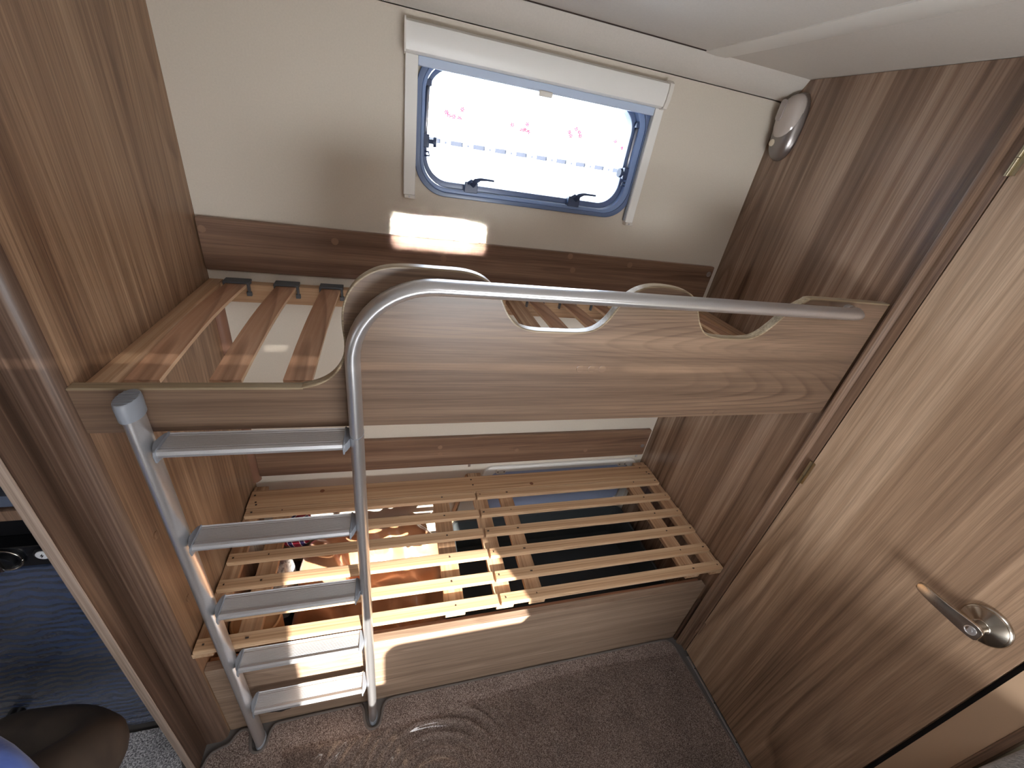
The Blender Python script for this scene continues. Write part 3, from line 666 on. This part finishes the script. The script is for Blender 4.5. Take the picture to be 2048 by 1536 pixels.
obj('lens', dome(-0.107, -0.023, 1.828, 1.956, W-0.010, 0.033), M_lens, wl, smooth=True)
bm = bmesh.new(); prism(bm, rrect(-0.060, -0.038, 1.882, 1.938, 0.0105, 5), 'yz', W-0.0455, W-0.0415); obj('lens_bar', bm, plain('pearl_insert', (176, 168, 164), 0.3), wl, bevel=0.001)
bm = bmesh.new(); lathe(bm, [(0, 0.0095), (0.004, 0.0095), (0.005, 0.008)], (W-0.031, -0.052, 1.826), (-1, 0, 0), 24); obj('switch', bm, plain('cream_switch', (222, 212, 192), 0.4), wl, smooth='auto')

# ================================================================ CARPETS
def carpet_mesh(pts, name, mat, z1=0.009, pipe=True):
    t = thing(name, (pts[0][0], pts[0][1], 0.0))
    bm = bmesh.new(); prism(bm, pts, 'xy', 0.0005, z1); obj('pile', bm, mat, t)
    if pipe: 
        bm = bmesh.new(); sweep(bm, [(x, y, 0.006) for x, y in pts] + [(pts[0][0], pts[0][1], 0.006)], 0.0055, n=8, ref=Vector((0, 0, 1))); obj('binding', bm, M_piping, t, smooth=True)
    return t
edge = [(-0.058, -0.76), (-0.050, -0.700), (-0.044, -0.665), (-0.034, -0.646), (-0.012, -0.637), (0.010, -0.630), (0.022, -0.612), (0.034, -0.602), (0.050, -0.602), (0.061, -0.611), (0.066, -0.632), (0.072, -0.655), (0.086, -0.668), (0.104, -0.666),
        (0.114, -0.652), (0.118, -0.628), (0.126, -0.610), (0.142, -0.603), (0.24, -0.6005), (0.370, -0.5995), (0.388, -0.604), (0.396, -0.620), (0.400, -0.645), (0.410, -0.668), (0.428, -0.676), (0.446, -0.668), (0.454, -0.645), (0.460, -0.618), (0.474, -0.603), (0.50, -0.5990)]
edge = catmull(edge, 3) + [(1.575, -0.597), (1.600, -0.600), (1.615, -0.612), (1.622, -0.632), (1.650, -1.03), (1.650, -1.244), (1.205, -1.244), (1.205, -1.9), (-0.058, -1.9)]
tag(carpet_mesh(edge[::-1], 'carpet', M_carpet), 'brown flecked carpet with bound edge shaped around the ladder feet', 'carpet')
left = [(-0.088, -1.9), (-0.088, -0.690), (-0.105, -0.655), (-0.135, -0.600), (-0.160, -0.566), (-0.20, -0.548), (-0.9, -0.545), (-2.0, -0.545), (-2.0, -1.9)]
tag(carpet_mesh(left, 'carpet', M_carpet2, pipe=False), 'lighter grey flecked carpet left of the partition, in front of the fridge', 'carpet')
# wrinkled clear film
bm = bmesh.new(); NX, NY = 340, 200; g = []
fx0, fx1, fy0, fy1 = 0.16, 1.60, -1.22, -0.685
rnd = random.Random(4); nz = [(rnd.uniform(20, 60), rnd.uniform(20, 60), rnd.uniform(0, 6)) for _ in range(8)]
for j in range(NY+1):
    row = []
    for i in range(NX+1):
        u, v = i/NX, j/NY; x = fx0+(fx1-fx0)*u + 0.02*math.sin(9*v); y = fy0+(fy1-fy0)*v- 0.012*math.sin(7*u) + 0.03*u*v
        r = math.hypot(x-0.62, (y+0.86)*1.0)
        z = 0.0182 + 0.0042*math.sin(r*150 + 1.3*math.sin(x*22)+2*math.sin(y*17))*math.exp(-((r-0.17)/0.16)**2)*(0.35+0.65*math.sin(5*x+9*y+1)**2)
        z += 0.00035*sum(math.sin(a*x+b*y+c) for a, b, c in nz)/3 + 0.0018*math.sin(7*x+2)*math.sin(6*y+1)
        row.append(bm.verts.new((x, y, z)))
    g.append(row)
for a, b in zip(g, g[1:]):
    for i in range(NX): bm.faces.new((a[i], a[i+1], b[i+1], b[i]))
tag(obj('protective_film', bm, M_film, smooth=True), 'wrinkled clear plastic film lying on the brown carpet by the ladder', 'plastic film')

# ================================================================ FRIDGE at the left edge
M_fd = NT('fridge_gloss'); tc = M_fd.n('ShaderNodeTexCoord')
nzz = M_fd.n('ShaderNodeTexNoise', Scale=7.0, Detail=2.0, Distortion=1.5); M_fd.l(tc.outputs['Object'], nzz.inputs['Vector'])
wv = M_fd.n('ShaderNodeTexWave', Scale=13.0, Distortion=9.0, Detail=3.0); wv.bands_direction = 'Z'; M_fd.l(tc.outputs['Object'], wv.inputs['Vector'])
M_fd.bump(wv.outputs[0], 0.8, 0.006)
M_fdm = M_fd.set(lin((68, 80, 108)), 0.2, 0.0, 0.9); M_fd.b.inputs['Coat Weight'].default_value = 1.0; M_fd.b.inputs['Coat Roughness'].default_value = 0.12  # blue of the reflected sky is put into the black door's base colour
fr = thing('fridge', (-0.4, -0.54, 0.0), 'black fridge with crinkled film on its door, reflected sky blue put into its colour, left of the partition', 'fridge')
obj('body', B(-0.62, -0.076, -0.500, -0.05, 0.02, 0.94), M_black, fr)
obj('fridge_door', B(-0.615, -0.080, -0.540, -0.503, 0.035, 0.787), M_fdm, fr, bevel=0.004)
pn = obj('control_panel', B(-0.615, -0.080, -0.538, -0.501, 0.791, 0.852), plain('panel_black', (20, 22, 27), 0.25, spec=0.7), fr, bevel=0.003)
bm = bmesh.new(); lathe(bm, [(0, 0.030), (0.004, 0.030), (0.005, 0.026), (0.003, 0.024), (0.003, 0.020), (0.014, 0.018), (0.016, 0.014)], (-0.272, -0.538, 0.822), (0, -1, 0), 36); kb = obj('knob', bm, M_black, pn, smooth='auto')
bm = bmesh.new(); lathe(bm, [(0.0035, 0.0305), (0.0065, 0.0300), (0.0065, 0.0285), (0.0035, 0.0280)], (-0.272, -0.538, 0.822), (0, -1, 0), 36); obj('knob_ring', bm, M_chrome, kb, smooth='auto') if False else bm.free()
bm = bmesh.new(); lathe(bm, [(0, 0.0165), (0.003, 0.0165), (0.004, 0.0145)], (-0.209, -0.538, 0.828), (0, -1, 0), 28); bt = obj('igniter_bezel', bm, M_black, pn, smooth='auto')
bm = bmesh.new(); lathe(bm, [(0.003, 0.0115), (0.006, 0.0115), (0.007, 0.010)], (-0.209, -0.538, 0.828), (0, -1, 0), 28); b2 = obj('igniter_button', bm, plain('white_button', (236, 238, 242), 0.3), pn, smooth='auto')
bm = bmesh.new()   # spark mark on the button
prism(bm, [(-0.2065, 0.8345), (-0.2125, 0.8275), (-0.2093, 0.8275), (-0.2115, 0.8215), (-0.2055, 0.8288), (-0.2085, 0.8288)], 'xz', -0.5458, -0.5448); obj('spark_mark', bm, M_black, pn)
bm = bmesh.new(); sweep(bm, [(-0.295+0.03*math.cos(a)*0+0.0, -0.55, 0.8) for a in (0, 1)], 0.001) if False else None
bm = bmesh.new()
ringpts = [(-0.272+0.0285*math.cos(a), -0.5435, 0.822+0.0285*math.sin(a)) for a in [2*PI*k/40 for k in range(41)]]
sweep(bm, ringpts, 0.0018, n=8); obj('knob_ring', bm, M_chrome, pn, smooth=True)
obj('grip', B(-0.276, -0.268, -0.560, -0.548, 0.806, 0.838), M_chrome, kb, bevel=0.002)
obj('recess_panel', B(-0.615, -0.080, -0.505, -0.500, 0.853, 0.935), M_black, fr)
bm = bmesh.new(); cyl(bm, (-0.452, -0.560, 0.245), (-0.452, -0.545, 0.245), 0.016, n=20); obj('hinge_cap', bm, M_black, fr, smooth='auto')
tag(obj('cabinet_shelf', B(-0.62, -0.076, -0.552, -0.05, 0.942, 0.968), M_trim, bevel=0.0015), 'thin walnut shelf edge directly above the fridge', 'shelf')
tag(obj('oven_front', B(-0.62, -0.076, -0.545, -0.05, 0.972, 1.0), plain('slate_strip', (88, 98, 118), 0.35), bevel=0.0015), 'slate grey metal strip above the walnut shelf edge', 'strip')
tag(obj('upper_oven', B(-0.62, -0.076, -0.520, -0.05, 1.001, 1.55), plain('dark_oven', (40, 36, 38), 0.35), bevel=0.003), 'dark oven front above the slate grey strip', 'oven')

# ================================================================ GREY SEAT at the bottom right
st = thing('bench_seat', (1.4, -1.6, 0.0), 'grey upholstered bench seat end in the bottom right corner', 'bench')
bm = B(1.22, 1.652, -2.02, -1.252, 0.44, 0.935); obj('backrest', bm, M_seat, st, bevel=0.05, seg=6)
obj('base', B(1.22, 1.650, -2.02, -1.30, 0.0095, 0.438), M_kick, st, bevel=0.003)

# ================================================================ PERSON (only a bent knee and blue shorts are in view)
def skin_body(name, verts, edges, root, mat, parent=None):
    me = bpy.data.meshes.new(name); off = ORG[parent.name] if parent else Vector((0, 0, 0))
    me.from_pydata([tuple(Vector(v[:3])-off) for v in verts], edges, []); me.materials.append(mat)
    o = bpy.data.objects.new(name, me); C.objects.link(o)
    if parent: o.parent = parent
    m = o.modifiers.new('skin', 'SKIN'); m.use_smooth_shade = True
    for i, v in enumerate(verts):
        sv = me.skin_vertices[0].data[i]; r = v[3]; sv.radius = r if isinstance(r, tuple) else (r, r); sv.use_root = (i == root)
    s = o.modifiers.new('sub', 'SUBSURF'); s.levels = 2; s.render_levels = 2
    return o
pz = thing('person', (-0.42, -1.30, 0.0), 'person in blue shorts sitting with one bare knee bent, at the bottom left', 'person')
V = [(-0.42, -1.34, 0.60, (0.15, 0.11)), (-0.43, -1.38, 0.78, (0.13, 0.10)), (-0.43, -1.40, 0.98, (0.16, 0.11)), (-0.43, -1.38, 1.10, (0.09, 0.08)), (-0.43, -1.36, 1.16, 0.05), (-0.43, -1.34, 1.25, (0.075, 0.09)), (-0.43, -1.34, 1.34, (0.07, 0.085)),
     (-0.34, -1.22, 0.60, 0.095), (-0.165, -0.875, 0.545, 0.088), (-0.090, -0.782, 0.488, 0.068), (-0.21, -0.710, 0.430, 0.062), (-0.36, -0.680, 0.38, 0.066), (-0.56, -0.71, 0.20, 0.040), (-0.66, -0.72, 0.09, 0.036),
     (-0.52, -1.22, 0.60, 0.095), (-0.62, -0.98, 0.50, 0.078), (-0.66, -0.85, 0.40, 0.062), (-0.80, -0.83, 0.24, 0.05), (-0.92, -0.82, 0.08, 0.036),
     (-0.27, -1.38, 1.03, 0.055), (-0.20, -1.36, 0.85, 0.045), (-0.30, -1.16, 0.76, 0.036),
     (-0.59, -1.38, 1.03, 0.055), (-0.66, -1.36, 0.85, 0.045), (-0.60, -1.14, 0.74, 0.036),
     (-0.60, -0.80, 0.045, 0.03), (-0.50, -0.87, 0.035, 0.025), (-0.88, -0.91, 0.045, 0.03), (-0.80, -0.98, 0.035, 0.025)]
E_ = [(0, 1), (1, 2), (2, 3), (3, 4), (4, 5), (5, 6), (0, 7), (7, 8), (8, 9), (9, 10), (10, 11), (11, 12), (12, 13), (0, 14), (14, 15), (15, 16), (16, 17), (17, 18), (2, 19), (19, 20), (20, 21), (2, 22), (22, 23), (23, 24), (13, 25), (25, 26), (18, 27), (27, 28)]
skin_body('body', V, E_, 0, M_skin, pz)
VS = [(-0.42, -1.34, 0.62, (0.165, 0.125)), (-0.34, -1.22, 0.61, 0.112), (-0.23, -0.97, 0.625, 0.120), (-0.155, -0.862, 0.625, 0.130), (-0.135, -0.832, 0.620, 0.122), (-0.52, -1.22, 0.61, 0.11), (-0.60, -1.03, 0.55, 0.092), (-0.43, -1.38, 0.78, (0.14, 0.11)), (-0.43, -1.40, 0.98, (0.17, 0.12)), (-0.43, -1.39, 1.08, (0.10, 0.09))]
skin_body('blue_shorts_and_top', VS, [(0, 1), (1, 2), (2, 3), (3, 4), (0, 5), (5, 6), (0, 7), (7, 8), (8, 9)], 0, M_blue, pz)
bs = thing('low_seat', (-0.5, -1.45, 0), 'low padded seat under the person in blue shorts', 'seat')
obj('seat_pad', B(-0.82, -0.16, -1.75, -1.16, 0.40, 0.49), M_seat, bs, bevel=0.02, seg=3)
obj('seat_base', B(-0.80, -0.18, -1.73, -1.18, 0.009, 0.40), M_kick, bs, bevel=0.003)

# ================================================================ unseen things added by the far window to trim the sunbeam
cu = thing('beam_blocker', (1.36, -2.08, 1.0), 'unseen beige cloth added to cut the sunbeam at the window opposite the bunks', 'beam_blocker')
bm = bmesh.new(); pts = []
R0 = [(1.225, 1.285), (1.262, 1.17), (1.285, 1.07), (1.330, 0.99), (1.38, 0.90), (1.42, 0.76)]
rows = []
for x, z in R0: rows.append([bm.verts.new((x+(1.46-x)*k/12, -2.085+0.008*math.cos(k*PI*0.9), z)) for k in range(13)])
for a, b in zip(rows, rows[1:]):
    for k in range(12): bm.faces.new((a[k], a[k+1], b[k+1], b[k]))
obj('blocker_sheet', bm, cloth('beam_blocker_cloth', (190, 176, 158), (206, 192, 172), 20, 0.8), cu, smooth=True)
bm = bmesh.new(); prism(bm, rrect(0.83, 1.50, 0.62, 0.985, 0.05, 6), 'xz', -2.075, -2.03)
tag(obj('beam_blocker_pad', bm, M_seat, bevel=0.01), 'unseen grey pad added to cut the sunbeam below the window opposite the bunks', 'blocker_pad')  # invented pad that shapes the bottom edge of the sunbeam
